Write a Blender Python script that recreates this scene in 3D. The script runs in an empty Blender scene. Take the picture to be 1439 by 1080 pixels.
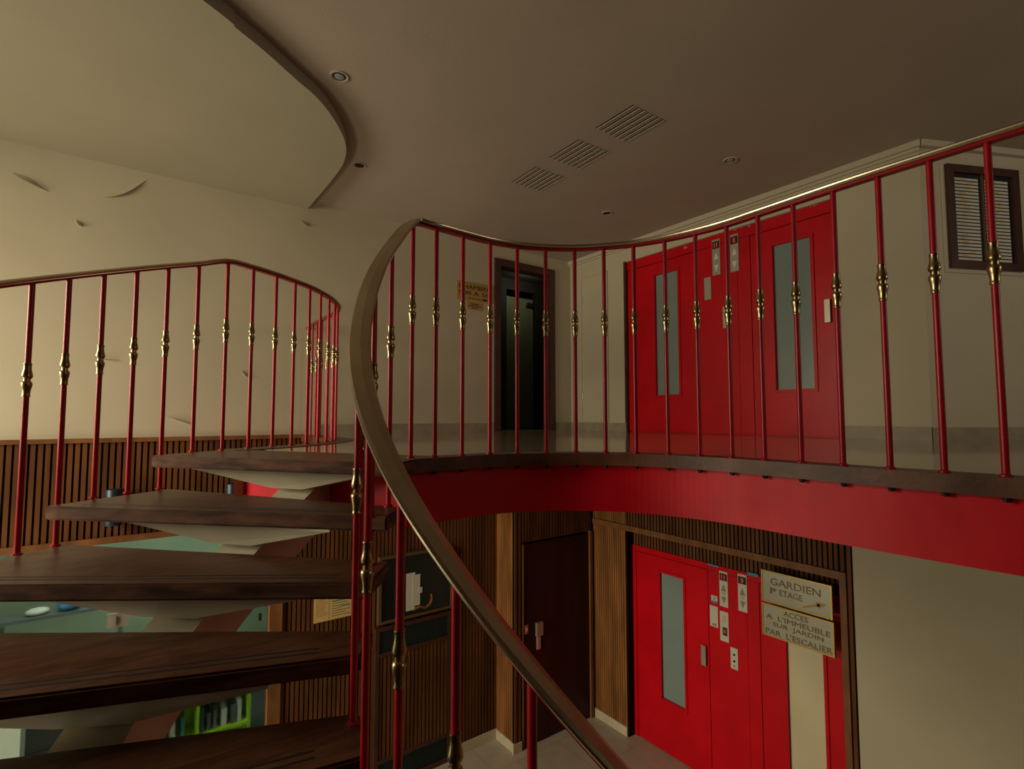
import bpy, bmesh, math, random
from mathutils import Vector, Matrix
random.seed(7)
PI = math.pi
# ------------------------------------------------------------------ camera
F = 734.0; PITCH = math.atan(45/734.0); EYE = 0.183; AZ = math.radians(53.7)
cam = bpy.data.cameras.new('camera'); cam.sensor_width = 36; cam.lens = F/1439*36; cam.clip_start = .02
cam_o = bpy.data.objects.new('camera', cam); bpy.context.scene.collection.objects.link(cam_o)
cam_o.location = (0, 0, EYE); cam_o.rotation_euler = (PI/2+PITCH, 0, AZ-PI/2)
bpy.context.scene.camera = cam_o
vs = bpy.context.scene.view_settings
vs.view_transform = 'Standard'; vs.look = 'None'; vs.gamma = 1; vs.use_curve_mapping = False; vs.exposure = -0.38
w = bpy.data.worlds.new('world'); bpy.context.scene.world = w; w.use_nodes = True
w.node_tree.nodes['Background'].inputs[0].default_value = (1.0, .88, .70, 1)
w.node_tree.nodes['Background'].inputs[1].default_value = 0.02
def area(name, loc, rot, sx, sy, power, col, spread=180):
    l = bpy.data.lights.new(name, 'AREA'); l.shape = 'RECTANGLE'; l.size = sx; l.size_y = sy; l.energy = power; l.color = col
    l.spread = math.radians(spread)
    o = bpy.data.objects.new(name, l); bpy.context.scene.collection.objects.link(o); o.location = loc; o.rotation_euler = rot
# daylight through the tall windows of the side wall (x = -3.4)
area('window_daylight', (-3.3, 3.9, .75), (0, -PI/2+.42, 0), 1.7, 2.2, 205, (1.0, .91, .68), 150)
# added fill light for surfaces facing the rear; that wall has no window
area('rear_fill_light', (4.6, -3.4, 1.5), (PI/2, 0, 0), 1.6, .9, 22, (1.0, .90, .72), 120)
area('window_daylight_lower', (-3.3, 3.8, -2.1), (0, -PI/2, 0), 1.6, 2.2, 80, (1.0, .90, .66), 140)

C = bpy.context.scene.collection
# ------------------------------------------------------------------ measuring helpers
def ray(px, py):
    a = (px-719.5)/F; b = (540-py)/F
    Y = math.cos(PITCH)-b*math.sin(PITCH); Z = math.sin(PITCH)+b*math.cos(PITCH)
    return Vector((Y*math.cos(AZ)+a*math.sin(AZ), Y*math.sin(AZ)-a*math.cos(AZ), Z))
EY = Vector((0, 0, EYE))
def az_(px, py, z): r = ray(px, py); return EY+r*((z-EYE)/r.z)
def ax_(px, py, x): r = ray(px, py); return EY+r*(x/r.x)
def ay_(px, py, y): r = ray(px, py); return EY+r*(y/r.y)
def ap_(px, py, P, n): r = ray(px, py); return EY+r*((P-EY).dot(n)/r.dot(n))
def cf(X, Y, z=0): return Vector((Y*math.cos(AZ)+X*math.sin(AZ), Y*math.sin(AZ)-X*math.cos(AZ), z))
# ------------------------------------------------------------------ materials
def mat(name, col, rough=.6, metal=0, var=0, vscale=3, bump=0, bscale=40, stretch=(1,1,1), col2=None, coat=0, spec=None, distort=0, emit=None):
    m = bpy.data.materials.new(name); m.use_nodes = True; nt = m.node_tree; b = nt.nodes['Principled BSDF']
    b.inputs['Base Color'].default_value = (*col, 1); b.inputs['Roughness'].default_value = rough; b.inputs['Metallic'].default_value = metal
    if coat: b.inputs['Coat Weight'].default_value = coat; b.inputs['Coat Roughness'].default_value = .15
    if spec is not None: b.inputs['Specular IOR Level'].default_value = spec
    if emit: b.inputs['Emission Color'].default_value = (*emit[0], 1); b.inputs['Emission Strength'].default_value = emit[1]
    tc = nt.nodes.new('ShaderNodeTexCoord'); mp = nt.nodes.new('ShaderNodeMapping'); mp.inputs['Scale'].default_value = stretch
    nt.links.new(tc.outputs['Object'], mp.inputs[0])
    if var or col2:
        n = nt.nodes.new('ShaderNodeTexNoise'); n.inputs['Scale'].default_value = vscale; n.inputs['Detail'].default_value = 6
        n.inputs['Distortion'].default_value = distort
        nt.links.new(mp.outputs[0], n.inputs['Vector'])
        r = nt.nodes.new('ShaderNodeValToRGB'); r.color_ramp.elements[0].position = .35; r.color_ramp.elements[1].position = .65
        c2 = col2 or tuple(min(1, c*(1+var)) for c in col); c1 = col if col2 else tuple(c*(1-var) for c in col)
        r.color_ramp.elements[0].color = (*c1, 1); r.color_ramp.elements[1].color = (*c2, 1)
        nt.links.new(n.outputs[0], r.inputs[0]); nt.links.new(r.outputs[0], b.inputs['Base Color'])
    if bump:
        n2 = nt.nodes.new('ShaderNodeTexNoise'); n2.inputs['Scale'].default_value = bscale; n2.inputs['Detail'].default_value = 4
        nt.links.new(mp.outputs[0], n2.inputs['Vector'])
        bp = nt.nodes.new('ShaderNodeBump'); bp.inputs['Strength'].default_value = bump; bp.inputs['Distance'].default_value = .01
        nt.links.new(n2.outputs[0], bp.inputs['Height']); nt.links.new(bp.outputs[0], b.inputs['Normal'])
    return m
M = dict(
 wall=mat('cream_wall_paint', (.50,.43,.30), .75, var=.05, vscale=1.2, bump=.04, bscale=60),
 ceil=mat('ceiling_paint', (.42,.335,.26), .9, var=.03, vscale=1.5, bump=.08, bscale=80),
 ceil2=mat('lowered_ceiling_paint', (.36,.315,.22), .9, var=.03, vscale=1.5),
 mould=mat('moulding_paint', (.50,.43,.31), .7),
 base=mat('stone_baseboard', (.30,.24,.165), .55, var=.12, vscale=8),
 base2=mat('pale_baseboard', (.52,.44,.30), .4, var=.08, vscale=8),
 red=mat('red_lacquer', (.56,.002,.008), .36, var=.10, vscale=2.5, bump=.04, bscale=90, spec=.22),
 redf=mat('red_fascia_paint', (.50,.002,.010), .42, var=.12, vscale=4, bump=.12, bscale=12, spec=.22),
 redp=mat('red_tube_paint', (.33,.004,.010), .34, var=.15, vscale=14, spec=.35),
 brass=mat('aged_brass', (.34,.25,.13), .30, 1, var=.35, vscale=25, bump=.05, bscale=60),
 rail=mat('brass_handrail', (.50,.41,.28), .34, 1, var=.12, vscale=6),
 slat=mat('slat_wood', (.125,.045,.014), .6, spec=.15, var=.3, vscale=9, stretch=(1,1,.15), bump=.1),
 slat_lit=mat('lit_pillar_slat_wood', (.23,.09,.025), .5, spec=.25, var=.3, vscale=9, stretch=(1,1,.15), bump=.1),  # slat wood made lighter: the side light on the pillars is put into the colour
 slatd=mat('slat_groove_wood', (.012,.005,.002), .8, spec=.1),
 trimw=mat('trim_wood', (.19,.075,.025), .5, spec=.25, var=.25, vscale=9, stretch=(1,1,.3)),
 darkw=mat('dark_door_wood', (.035,.007,.004), .45, spec=.25, var=.3, vscale=7, stretch=(1,1,.15)),
 framew=mat('dark_frame_wood', (.055,.018,.010), .4, var=.2, vscale=8),
 rim=mat('rim_wood', (.06,.020,.010), .42, col2=(.13,.050,.024), vscale=5, bump=.1, spec=.3),
 black=mat('black_void', (.004,.004,.004), .6),
 dark=mat('dark_metal', (.02,.02,.02), .5, .5),
 steel=mat('brushed_steel', (.42,.38,.30), .4, .6, var=.08),
 plate=mat('white_plate', (.55,.50,.40), .4),
 navy=mat('dark_blue_metal', (.008,.022,.036), .4, .2),
 frost=mat('frosted_glass', (.22,.27,.25), .18, var=.06, vscale=2),
 frost_reflect=mat('frosted_glass_warm_reflection', (.62,.53,.34), .25, var=.05, vscale=2),  # bright beige pane: reflected warm light is put into the glass colour
 silver=mat('silver_sign_plate', (.40,.38,.29), .28, .35, var=.10, vscale=3),
 gold=mat('gold_sign', (.50,.33,.09), .35, .6),
 bronze=mat('bronze_letters', (.16,.10,.045), .45, .5),
 ochre=mat('ochre_arrow_paint',(.42,.22,.06),.5),
 yellow=mat('yellow_notice_paper', (.62,.44,.16), .8),
 paper=mat('white_paper', (.60,.57,.48), .8),
 ink=mat('black_ink', (.01,.01,.01), .7),
 inkb=mat('teal_ink', (.05,.22,.22), .7), inkr=mat('red_ink', (.45,.08,.04), .7),
 blue=mat('blue_sticker', (.03,.22,.38), .5),
 green=mat('green_office_wall', (.33,.41,.30), .7, var=.25, vscale=.8),
 lime=mat('lime_shelf', (.36,.62,.03), .5), grey=mat('grey_cabinet_metal', (.12,.14,.14), .5),
 bluep=mat('blue_plastic', (.03,.16,.34), .4), whitep=mat('white_plastic', (.65,.65,.6), .4),
 cream=mat('cream_steel_paint', (.50,.44,.31), .45, var=.06, vscale=4), terra=mat('terracotta_steel_paint', (.42,.22,.15), .5, var=.06),
 lens=mat('lamp_lens', (.28,.30,.30), .2), red_led=mat('red_led', (.3,0,0), .5, emit=((1,.03,.03),.9)),
 bgreen=mat('dark_green_grille', (.008,.022,.022), .5), cork=mat('dark_board_glass', (.006,.007,.008), .15),
 scuff=mat('scuffed_primer', (.50,.28,.24), .7), metaldoor=mat('green_grey_metal_door', (.16,.20,.12), .35, var=.1, vscale=2),
 grey_arrow=mat('grey_print', (.22,.20,.16), .6),
)
def tread_mat():
    m = mat('worn_tread_wood', (.075,.026,.015), .36, bump=.12, bscale=30, spec=.35)
    nt = m.node_tree; b = nt.nodes['Principled BSDF']
    tc = nt.nodes.new('ShaderNodeTexCoord')
    g = nt.nodes.new('ShaderNodeTexNoise'); g.inputs['Scale'].default_value = 6; g.inputs['Detail'].default_value = 8; g.inputs['Distortion'].default_value = 1
    mp = nt.nodes.new('ShaderNodeMapping'); mp.inputs['Scale'].default_value = (1, 5, 5); mp.inputs['Rotation'].default_value = (0,0,.7)
    nt.links.new(tc.outputs['Object'], mp.inputs[0]); nt.links.new(mp.outputs[0], g.inputs['Vector'])
    r = nt.nodes.new('ShaderNodeValToRGB'); r.color_ramp.elements[0].position=.35; r.color_ramp.elements[1].position=.7
    r.color_ramp.elements[0].color=(.055,.019,.010,1); r.color_ramp.elements[1].color=(.12,.045,.022,1)
    nt.links.new(g.outputs[0], r.inputs[0])
    n = nt.nodes.new('ShaderNodeTexNoise'); n.inputs['Scale'].default_value = 2.2; n.inputs['Detail'].default_value = 10; n.inputs['Roughness'].default_value=.75
    nt.links.new(tc.outputs['Object'], n.inputs['Vector'])
    r2 = nt.nodes.new('ShaderNodeValToRGB'); r2.color_ramp.elements[0].position=.58; r2.color_ramp.elements[1].position=.72
    r2.color_ramp.elements[0].color=(0,0,0,1); r2.color_ramp.elements[1].color=(.6,.6,.6,1)
    nt.links.new(n.outputs[0], r2.inputs[0])
    mx = nt.nodes.new('ShaderNodeMixRGB'); mx.inputs[2].default_value = (.15,.095,.065,1)
    nt.links.new(r2.outputs[0], mx.inputs[0]); nt.links.new(r.outputs[0], mx.inputs[1]); nt.links.new(mx.outputs[0], b.inputs['Base Color'])
    return m
M['tread'] = tread_mat()
M['tread_edge'] = mat('worn_tread_edge_wood',(.035,.012,.006),.7,col2=(.13,.055,.028),vscale=6,spec=.15,bump=.1,stretch=(1,1,4))
def tile_mat(name, c1, c2, mort, rough, bw, bh, rot=0):
    m = mat(name, c1, rough); nt = m.node_tree; b = nt.nodes['Principled BSDF']
    tc = nt.nodes.new('ShaderNodeTexCoord'); mp = nt.nodes.new('ShaderNodeMapping'); mp.inputs['Rotation'].default_value = (0,0,rot)
    br = nt.nodes.new('ShaderNodeTexBrick'); br.inputs['Color1'].default_value=(*c1,1); br.inputs['Color2'].default_value=(*c2,1); br.inputs['Mortar'].default_value=(*mort,1)
    br.inputs['Scale'].default_value=1; br.inputs['Mortar Size'].default_value=.004; br.inputs['Brick Width'].default_value=bw; br.inputs['Row Height'].default_value=bh
    n = nt.nodes.new('ShaderNodeTexNoise'); n.inputs['Scale'].default_value=5; n.inputs['Detail'].default_value=8
    mx = nt.nodes.new('ShaderNodeMixRGB'); mx.blend_type='MULTIPLY'; mx.inputs[0].default_value=.35
    nt.links.new(tc.outputs['Object'], mp.inputs[0]); nt.links.new(mp.outputs[0], br.inputs[0]); nt.links.new(tc.outputs['Object'], n.inputs[0])
    nt.links.new(br.outputs[0], mx.inputs[1]); nt.links.new(n.outputs[0], mx.inputs[2]); nt.links.new(mx.outputs[0], b.inputs['Base Color'])
    return m
M['stone'] = tile_mat('polished_stone_floor', (.40,.32,.22), (.36,.29,.20), (.2,.16,.11), .07, .9, .6)
M['stone_low'] = tile_mat('pale_stone_tiles', (.50,.42,.31), (.46,.385,.28), (.34,.28,.2), .38, .6, .6)
def glass_mat():
    m = bpy.data.materials.new('office_glass'); m.use_nodes = True; b = m.node_tree.nodes['Principled BSDF']
    b.inputs['Base Color'].default_value=(.85,.95,.9,1); b.inputs['Roughness'].default_value=.12; b.inputs['Transmission Weight'].default_value=1; b.inputs['IOR'].default_value=1.1
    return m
M['glass'] = glass_mat()
# ------------------------------------------------------------------ mesh helpers
def obj(name, bm, ms, parent=None, smooth=False, loc=None, ang=40):
    me = bpy.data.meshes.new(name); bmesh.ops.recalc_face_normals(bm, faces=bm.faces[:]); bm.to_mesh(me); bm.free()
    for m in (ms if isinstance(ms, (list, tuple)) else [ms]): me.materials.append(M[m] if isinstance(m, str) else m)
    if smooth:
        for p in me.polygons: p.use_smooth = True
        try: me.set_sharp_from_angle(angle=math.radians(ang))
        except Exception: pass
    o = bpy.data.objects.new(name, me); C.objects.link(o)
    if loc is not None: o.location = loc
    if parent:
        o.parent = parent
        if loc is None: # vertices are in world coordinates: shift into the parent's space
            off = base_of(parent)
            me.transform(Matrix.Translation(-off))
        else: o.location = Vector(loc)-base_of(parent)
    return o
def base_of(p):
    v = Vector((0,0,0))
    while p: v += p.location; p = p.parent
    return v
def tag(o, label, cat, group=None):
    o['label'] = label; o['category'] = cat
    if group: o['group'] = group
    return o
def thing(name, label, cat, loc, group=None):
    o = bpy.data.objects.new(name, None); C.objects.link(o); o.location = loc; o.empty_display_size=.1
    return tag(o, label, cat, group)
def struct(name, bm, m, parent=None, smooth=False):
    o = obj(name, bm, m, parent, smooth)
    if not parent: o['kind'] = 'structure'
    return o
def box(bm, a, b, mi=0):
    x0,x1=sorted((a[0],b[0])); y0,y1=sorted((a[1],b[1])); z0,z1=sorted((a[2],b[2]))
    v=[bm.verts.new(p) for p in ((x0,y0,z0),(x1,y0,z0),(x1,y1,z0),(x0,y1,z0),(x0,y0,z1),(x1,y0,z1),(x1,y1,z1),(x0,y1,z1))]
    for f in ((0,1,2,3),(4,5,6,7),(0,1,5,4),(1,2,6,5),(2,3,7,6),(3,0,4,7)):
        fa=bm.faces.new([v[i] for i in f]); fa.material_index=mi
    return bm
def B(a, b): return box(bmesh.new(), a, b)
def obox(bm, o, u, v, n, u0,u1,v0,v1,n0,n1, mi=0):   # box in a local frame
    vs_=[bm.verts.new(o+u*i+v*j+n*k) for (i,j,k) in ((u0,v0,n0),(u1,v0,n0),(u1,v1,n0),(u0,v1,n0),(u0,v0,n1),(u1,v0,n1),(u1,v1,n1),(u0,v1,n1))]
    for f in ((0,1,2,3),(4,5,6,7),(0,1,5,4),(1,2,6,5),(2,3,7,6),(3,0,4,7)):
        fa=bm.faces.new([vs_[i] for i in f]); fa.material_index=mi
    return bm
def prism(bm, pts, z0, z1, mi=0):
    lo=[bm.verts.new((p[0],p[1],z0)) for p in pts]; hi=[bm.verts.new((p[0],p[1],z1)) for p in pts]; n=len(pts)
    bm.faces.new(lo).material_index=mi; bm.faces.new(hi).material_index=mi
    for i in range(n): bm.faces.new((lo[i],lo[(i+1)%n],hi[(i+1)%n],hi[i])).material_index=mi
    return bm
def lathe(bm, prof, c=(0,0,0), seg=16, mi=0, axis='z'):
    rings=[]
    for z,r in prof:
        ring=[]
        for i in range(seg):
            a=2*PI*i/seg; p=(r*math.cos(a), r*math.sin(a), z)
            if axis=='y': p=(p[0],p[2],p[1])
            if axis=='x': p=(p[2],p[0],p[1])
            ring.append(bm.verts.new((c[0]+p[0],c[1]+p[1],c[2]+p[2])))
        rings.append(ring)
    for a,b in zip(rings,rings[1:]):
        for i in range(seg): bm.faces.new((a[i],a[(i+1)%seg],b[(i+1)%seg],b[i])).material_index=mi
    bm.faces.new(rings[0]).material_index=mi; bm.faces.new(rings[-1]).material_index=mi
    return bm
def catmull(P, n=6):
    out=[]; Q=[P[0]*2-P[1]]+list(P)+[P[-1]*2-P[-2]]
    for i in range(1,len(Q)-2):
        a,b,c,d=Q[i-1:i+3]
        for k in range(n):
            t=k/n; out.append(.5*((2*b)+(c-a)*t+(2*a-5*b+4*c-d)*t*t+(3*b-a-3*c+d)*t**3))
    out.append(P[-1].copy()); return out
def sweep(bm, prof, path, mi=0):
    rings=[]
    for i,p in enumerate(path):
        t=(path[min(i+1,len(path)-1)]-path[max(i-1,0)]).normalized()
        s=Vector((t.y,-t.x,0)).normalized(); u=s.cross(t).normalized()
        if u.z<0: u=-u
        rings.append([bm.verts.new(p+s*a+u*b) for a,b in prof])
    n=len(prof)
    for a,b in zip(rings,rings[1:]):
        for i in range(n): bm.faces.new((a[i],a[(i+1)%n],b[(i+1)%n],b[i])).material_index=mi
    bm.faces.new(rings[0]); bm.faces.new(rings[-1]); return bm
def offs(path, d):
    out=[]
    for i,p in enumerate(path):
        t=(path[min(i+1,len(path)-1)]-path[max(i-1,0)]); t.z=0; t.normalize()
        out.append(p+Vector((t.y,-t.x,0))*d)
    return out
def band(bm, L, R, z0, z1, mi=0):
    n=len(L); A=[[bm.verts.new((p.x,p.y,z)) for p in Q] for z in (z0,z1) for Q in (L,R)]
    l0,r0,l1,r1=A
    for i in range(n-1):
        for q in ((l0[i],l0[i+1],r0[i+1],r0[i]),(l1[i],l1[i+1],r1[i+1],r1[i]),(l0[i],l0[i+1],l1[i+1],l1[i]),(r0[i],r0[i+1],r1[i+1],r1[i])):
            bm.faces.new(q).material_index=mi
    for i in (0,n-1): bm.faces.new((l0[i],r0[i],r1[i],l1[i])).material_index=mi
    return bm
def text(s, mname, o, u, v, n, width, height, parent, name='lettering', depth=.002, bold=0.0):
    """lettering that fills width x height; o = lower-left corner, u/v the plane's axes, n outward"""
    cu=bpy.data.curves.new('t','FONT'); cu.body=s; cu.extrude=.01; cu.offset=bold; cu.resolution_u=3
    to=bpy.data.objects.new('t',cu); C.objects.link(to)
    bpy.context.view_layer.update()
    me=bpy.data.meshes.new_from_object(to.evaluated_get(bpy.context.evaluated_depsgraph_get()))
    bpy.data.objects.remove(to); bpy.data.curves.remove(cu)
    xs=[p.co.x for p in me.vertices]; ys=[p.co.y for p in me.vertices]
    sx=width/(max(xs)-min(xs)); sy=height/(max(ys)-min(ys)); x0=min(xs); y0=min(ys)
    off=base_of(parent)
    for p in me.vertices:
        q=p.co; p.co=o+u*((q.x-x0)*sx)+v*((q.y-y0)*sy)+n*((q.z+.01)/.02*depth)-off
    me.name=name; me.materials.append(M[mname]); ob=bpy.data.objects.new(name,me); C.objects.link(ob); ob.parent=parent
    return ob
def slats(bm, o, u, n, u0, u1, z0, z1, pitch=.043, w=.029, d=.014):
    up=Vector((0,0,1)); obox(bm,o,u,up,n,u0,u1,z0,z1,-.02,.0,1)
    k=int((u1-u0)/pitch); st=(u1-u0)/max(k,1)
    for i in range(k):
        a=u0+i*st+(st-w)/2; obox(bm,o,u,up,n,a,a+w,z0,z1,0,d,0)
    return bm
X=Vector((1,0,0)); Yv=Vector((0,1,0)); Z=Vector((0,0,1))
# ------------------------------------------------------------------ sizes of the place
ZC=2.325; ZL=-3.607; YW=5.3; XW=4.9; R=.172; ZU=-.30
XP=4.93      # lower pillar and bulkhead plane
XR=5.06      # lower red lift front
XRU=4.96     # upper red lift front
YD=4.93      # lower wooden door wall
# rail post positions on plan (metres, right / forward of the eye point)
inner=[(-.443,2.295),(-.49,2.095),(-.505,1.90),(-.49,1.71),(-.452,1.54),(-.375,1.38),(-.262,1.25),(-.12,1.15),(.04,1.08),(.21,1.04),(.39,1.03)]
arc=[(-.345,2.345),(-.233,2.438),(-.108,2.535),(.026,2.60),(.172,2.635),(.322,2.645),(.468,2.622),(.61,2.58),(.745,2.505),(.862,2.412),(.965,2.305),(1.05,2.185),(1.135,2.062),(1.22,1.938),(1.307,1.818),(1.397,1.701),(1.487,1.586),(1.578,1.47),(1.67,1.352),(1.762,1.234)]
outer=[(-1.585,2.87),(-1.665,2.735),(-1.73,2.59),(-1.785,2.45),(-1.83,2.31),(-1.865,2.17),(-1.89,2.03),(-1.905,1.89),(-1.91,1.75),(-1.905,1.60),(-1.885,1.45),(-1.855,1.30),(-1.81,1.15),(-1.755,1.00),(-1.69,.86)]
left=[(-1.505,2.995),(-1.44,3.15),(-1.39,3.305),(-1.354,3.455),(-1.338,3.61),(-1.333,3.765),(-1.345,3.92),(-1.375,4.08),(-1.43,4.235),(-1.51,4.375),(-1.605,4.505),(-1.70,4.63),(-1.79,4.76),(-1.88,4.89),(-1.955,5.01)]
# ------------------------------------------------------------------ room shell
arcp=catmull([cf(-.445,2.27)]+[cf(*p) for p in arc],5)
leftp=catmull([cf(*p) for p in outer[:1]+left]+[cf(-2.03,5.13)],5)   # corner -> wall
# extend the arc beyond the frame
arcp_ext=arcp
def land_in(path,d): return offs(path,d)
# which side is the hole? the arc runs left->right seen from the eye; right normal points to the hole
hole=arcp_ext; inl=offs(hole,-.05)
linl=offs(leftp,.13)
poly=[(p.x,p.y) for p in inl]+[(inl[-1].x+.0,-1.2),(7.5,-1.2),(7.5,YW)]
q=[(p.x,p.y) for p in reversed(linl)]
q[0]=(linl[-1].x,YW)
k0b_in=cf(-.46,2.36); k0b_out=cf(-1.58,2.90)
poly=poly+q+[tuple(cf(*p_)[:2]) for p_ in ((-1.38,2.93),(-1.05,2.72),(-.70,2.53),(-.42,2.47))]
struct('floor', prism(bmesh.new(), poly, -.27, 0), 'stone')
fl=B((-3.6,-3.6,ZL-.1),(9,5.5,ZL)); struct('floor_lower', fl, 'stone_low')
struct('ceiling', B((-3.6,-3.6,ZC),(9,5.5,ZC+.1)), 'ceil')
cpx=[(285,0),(330,38),(372,72),(412,108),(448,140),(472,172),(485,200),(485,222),(472,246),(437,288)]
cz=[az_(a,b,2.245) for a,b in cpx]; d0=(cz[0]-cz[1]); d0.normalize()
cz=[cz[0]+d0*3.2+Vector((-.9,.2,0)),cz[0]+d0*1.5+Vector((-.2,.05,0))]+cz
cz[-1].y=YW
cc=catmull(cz,5); pc=[(p.x,p.y) for p in cc]+[(-3.6,YW),(-3.6,pc_y)] if False else None
pc=[(p.x,min(p.y,YW)) for p in cc]+[(-3.6,YW),(-3.6,cc[0].y)]
struct('ceiling_lowered', prism(bmesh.new(), pc, 2.245, ZC), 'ceil2')
# wall with the sign and doorway (upper storey)
dL=ay_(697,607,YW).x; dR=ay_(777,607,YW).x; dT=ay_(735,375,YW).z
bm=bmesh.new(); box(bm,(-3.6,YW,0),(dL,YW+.12,ZC)); box(bm,(dR,YW,0),(5.02,YW+.12,ZC)); box(bm,(dL,YW,dT),(dR,YW+.12,ZC))
wl=struct('wall_left', bm, 'wall')
# peeling paint on that wall
def flake(p0,p1,sag,wd):
    bm=bmesh.new(); n=8; a=[];b=[];c=[]
    for i in range(n+1):
        t=i/n; p=p0.lerp(p1,t)+Z*(-sag*(t*t-t)*0+sag*math.sin(PI*t)); ww=wd*math.sin(PI*min(1,t*1.05+.02))**.7
        a.append(bm.verts.new((p.x,YW-.001,p.z))); b.append(bm.verts.new((p.x,YW-.012*math.sin(PI*t)-.002,p.z-ww*.6))); c.append(bm.verts.new((p.x,YW-.026*math.sin(PI*t)-.002,p.z-ww)))
    for i in range(n): bm.faces.new((a[i],a[i+1],b[i+1],b[i])); bm.faces.new((b[i],b[i+1],c[i+1],c[i]))
    return bm
for (a,b,s,wd) in [((18,242),(68,270),.03,.045),((146,277),(206,252),-.035,.014),((423,309),(432,318),.0,.02),((107,308),(114,318),0,.02),((340,520),(349,530),0,.02),((133,503),(168,506),.005,.008),((235,585),(270,597),.005,.006)]:
    obj('paint_flake', flake(ay_(*a,YW),ay_(*b,YW),s,wd), 'wall', wl, smooth=True)
# landing baseboard on it
bm=bmesh.new(); box(bm,(linl[-1].x,YW-.018,0),(dL-.04,YW,.105)); box(bm,(dR+.04,YW-.018,0),(XW,YW,.105)); struct('baseboard_left', bm, 'base')
# doorway frame, passage behind, metal door
bm=bmesh.new(); f0=.055
box(bm,(dL-.03,YW-.025,0),(dL+f0,YW+.14,dT+.04)); box(bm,(dR-f0,YW-.025,0),(dR+.03,YW+.14,dT+.04)); box(bm,(dL+f0,YW-.025,dT-.05),(dR-f0,YW+.14,dT+.04))
struct('trim_1', bm, 'framew')
YB=6.7
bm=bmesh.new(); box(bm,(3.2,YW+.12,-.1),(5.6,YB+1.2,0)); struct('floor_passage', bm, 'stone')
bm=bmesh.new(); box(bm,(3.1,YW+.12,0),(3.2,YB+1.2,2.4)); box(bm,(5.6,YW+.12,0),(5.7,YB+1.2,2.4)); box(bm,(3.1,YB+1.2,0),(5.7,YB+1.3,2.4)); box(bm,(3.1,YW+.12,2.4),(5.7,YB+1.3,2.5))
a0=ay_(714,600,YB).x; a1=ay_(752,600,YB).x; at_=ay_(735,418,YB).z
box(bm,(3.2,YB,0),(a0-.03,YB+.1,2.4)); box(bm,(a1+.03,YB,0),(5.6,YB+.1,2.4)); box(bm,(a0-.03,YB,at_+.10),(a1+.03,YB+.1,2.4))
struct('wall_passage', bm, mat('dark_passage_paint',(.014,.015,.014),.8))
dr=struct('door_1', B((a0,YB+.05,.01),(a1,YB+.09,at_)), 'metaldoor')
bm=bmesh.new(); c1=ay_(748,436,YB); box(bm,(a1-.16,YB,at_-.13),(a1-.02,YB+.05,at_-.07)); obj('door_closer', bm, 'brass', dr)
lp=bpy.data.lights.new('passage_lamp','POINT'); lp.energy=4.5; lp.color=(1,.9,.6); lp.shadow_soft_size=.1
lo=bpy.data.objects.new('passage_lamp',lp); C.objects.link(lo); lo.location=(a0+.1,YB-.45,2.25)
# signs beside the doorway
sx0=ay_(642,400,YW).x; sx1=ay_(692,400,YW).x; sz1=ay_(645,394,YW).z; sz0=ay_(645,420,YW).z
t=thing('direction_sign','ochre sign reading CHAMBRE with an arrow, on the wall left of the dark doorway','sign',(sx0,YW,sz0))
obj('plate',B((sx0,YW-.008,sz0),(sx1,YW,sz1)),'gold',t)
W_=sx1-sx0; H_=sz1-sz0
text('CHAMBRE','ink',Vector((sx0+.04*W_,YW-.008,sz0+.62*H_)),X,Z,-Yv,W_*.86,H_*.24,t,bold=0)
text('500 A 50','ink',Vector((sx0+.04*W_,YW-.008,sz0+.30*H_)),X,Z,-Yv,W_*.86,H_*.22,t,bold=0)
bm=bmesh.new(); box(bm,(sx0+.3*W_,YW-.010,sz0+.12*H_),(sx0+.75*W_,YW-.008,sz0+.15*H_))
v=[bm.verts.new(p) for p in ((sx0+.73*W_,YW-.0101,sz0+.06*H_),(sx0+.92*W_,YW-.0101,sz0+.135*H_),(sx0+.73*W_,YW-.0101,sz0+.21*H_))]; bm.faces.new(v)
obj('arrow',bm,'ink',t)
s2=ay_(656,423,YW); s3=ay_(677,437,YW)
t=thing('small_sign','small ochre plate with two lines hanging under the CHAMBRE sign','sign',(s2.x,YW,s3.z))
obj('plate',B((s2.x,YW-.006,s3.z),(s3.x,YW,s2.z)),'gold',t)
bm=bmesh.new()
for k,(i,j) in enumerate([(.25,.78),(.1,.9),(.3,.7)]): zz=s3.z+(s2.z-s3.z)*(.75-.25*k); box(bm,(s2.x+(s3.x-s2.x)*i,YW-.008,zz-.006),(s2.x+(s3.x-s2.x)*j,YW-.006,zz+.004))
obj('printed_lines',bm,'ink',t)
# ------------------------------------------------------------------ upper lift wall
yc=ax_(1300,400,XW).y
ey1=ax_(884,480,XRU).y; ey0=ax_(1187,480,XRU).y; ez=2.09
bm=bmesh.new(); box(bm,(XW,ey1,0),(XW+.13,YW,ZC)); box(bm,(XW,yc,0),(XW+.13,ey0,ZC)); box(bm,(XW,ey0,ez),(XW+.13,ey1,ZC)); struct('wall_right', bm, 'wall')
ND=Vector((math.cos(math.radians(-26.3)),math.sin(math.radians(-26.3)),0)); NN=Vector((ND.y,-ND.x,0))   # corner wall: along / towards the eye
if NN.dot(Vector((-1,0,0)))<0: NN=-NN
CP=Vector((XW,yc,0))
bm=bmesh.new(); obox(bm,CP,ND,Z,NN,0,3.0,0,ZC,-.12,0); struct('wall_corner', bm, 'wall')
bm=bmesh.new(); obox(bm,CP,ND,Z,NN,0,3.0,0,.10,0,.015); struct('baseboard_corner', bm, 'base')
bm=bmesh.new(); box(bm,(XW-.015,yc,0),(XW,ey0-.0,.105)); box(bm,(XW-.015,ey1,0),(XW,YW-.02,.105)); struct('baseboard_right', bm, 'base')
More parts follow.
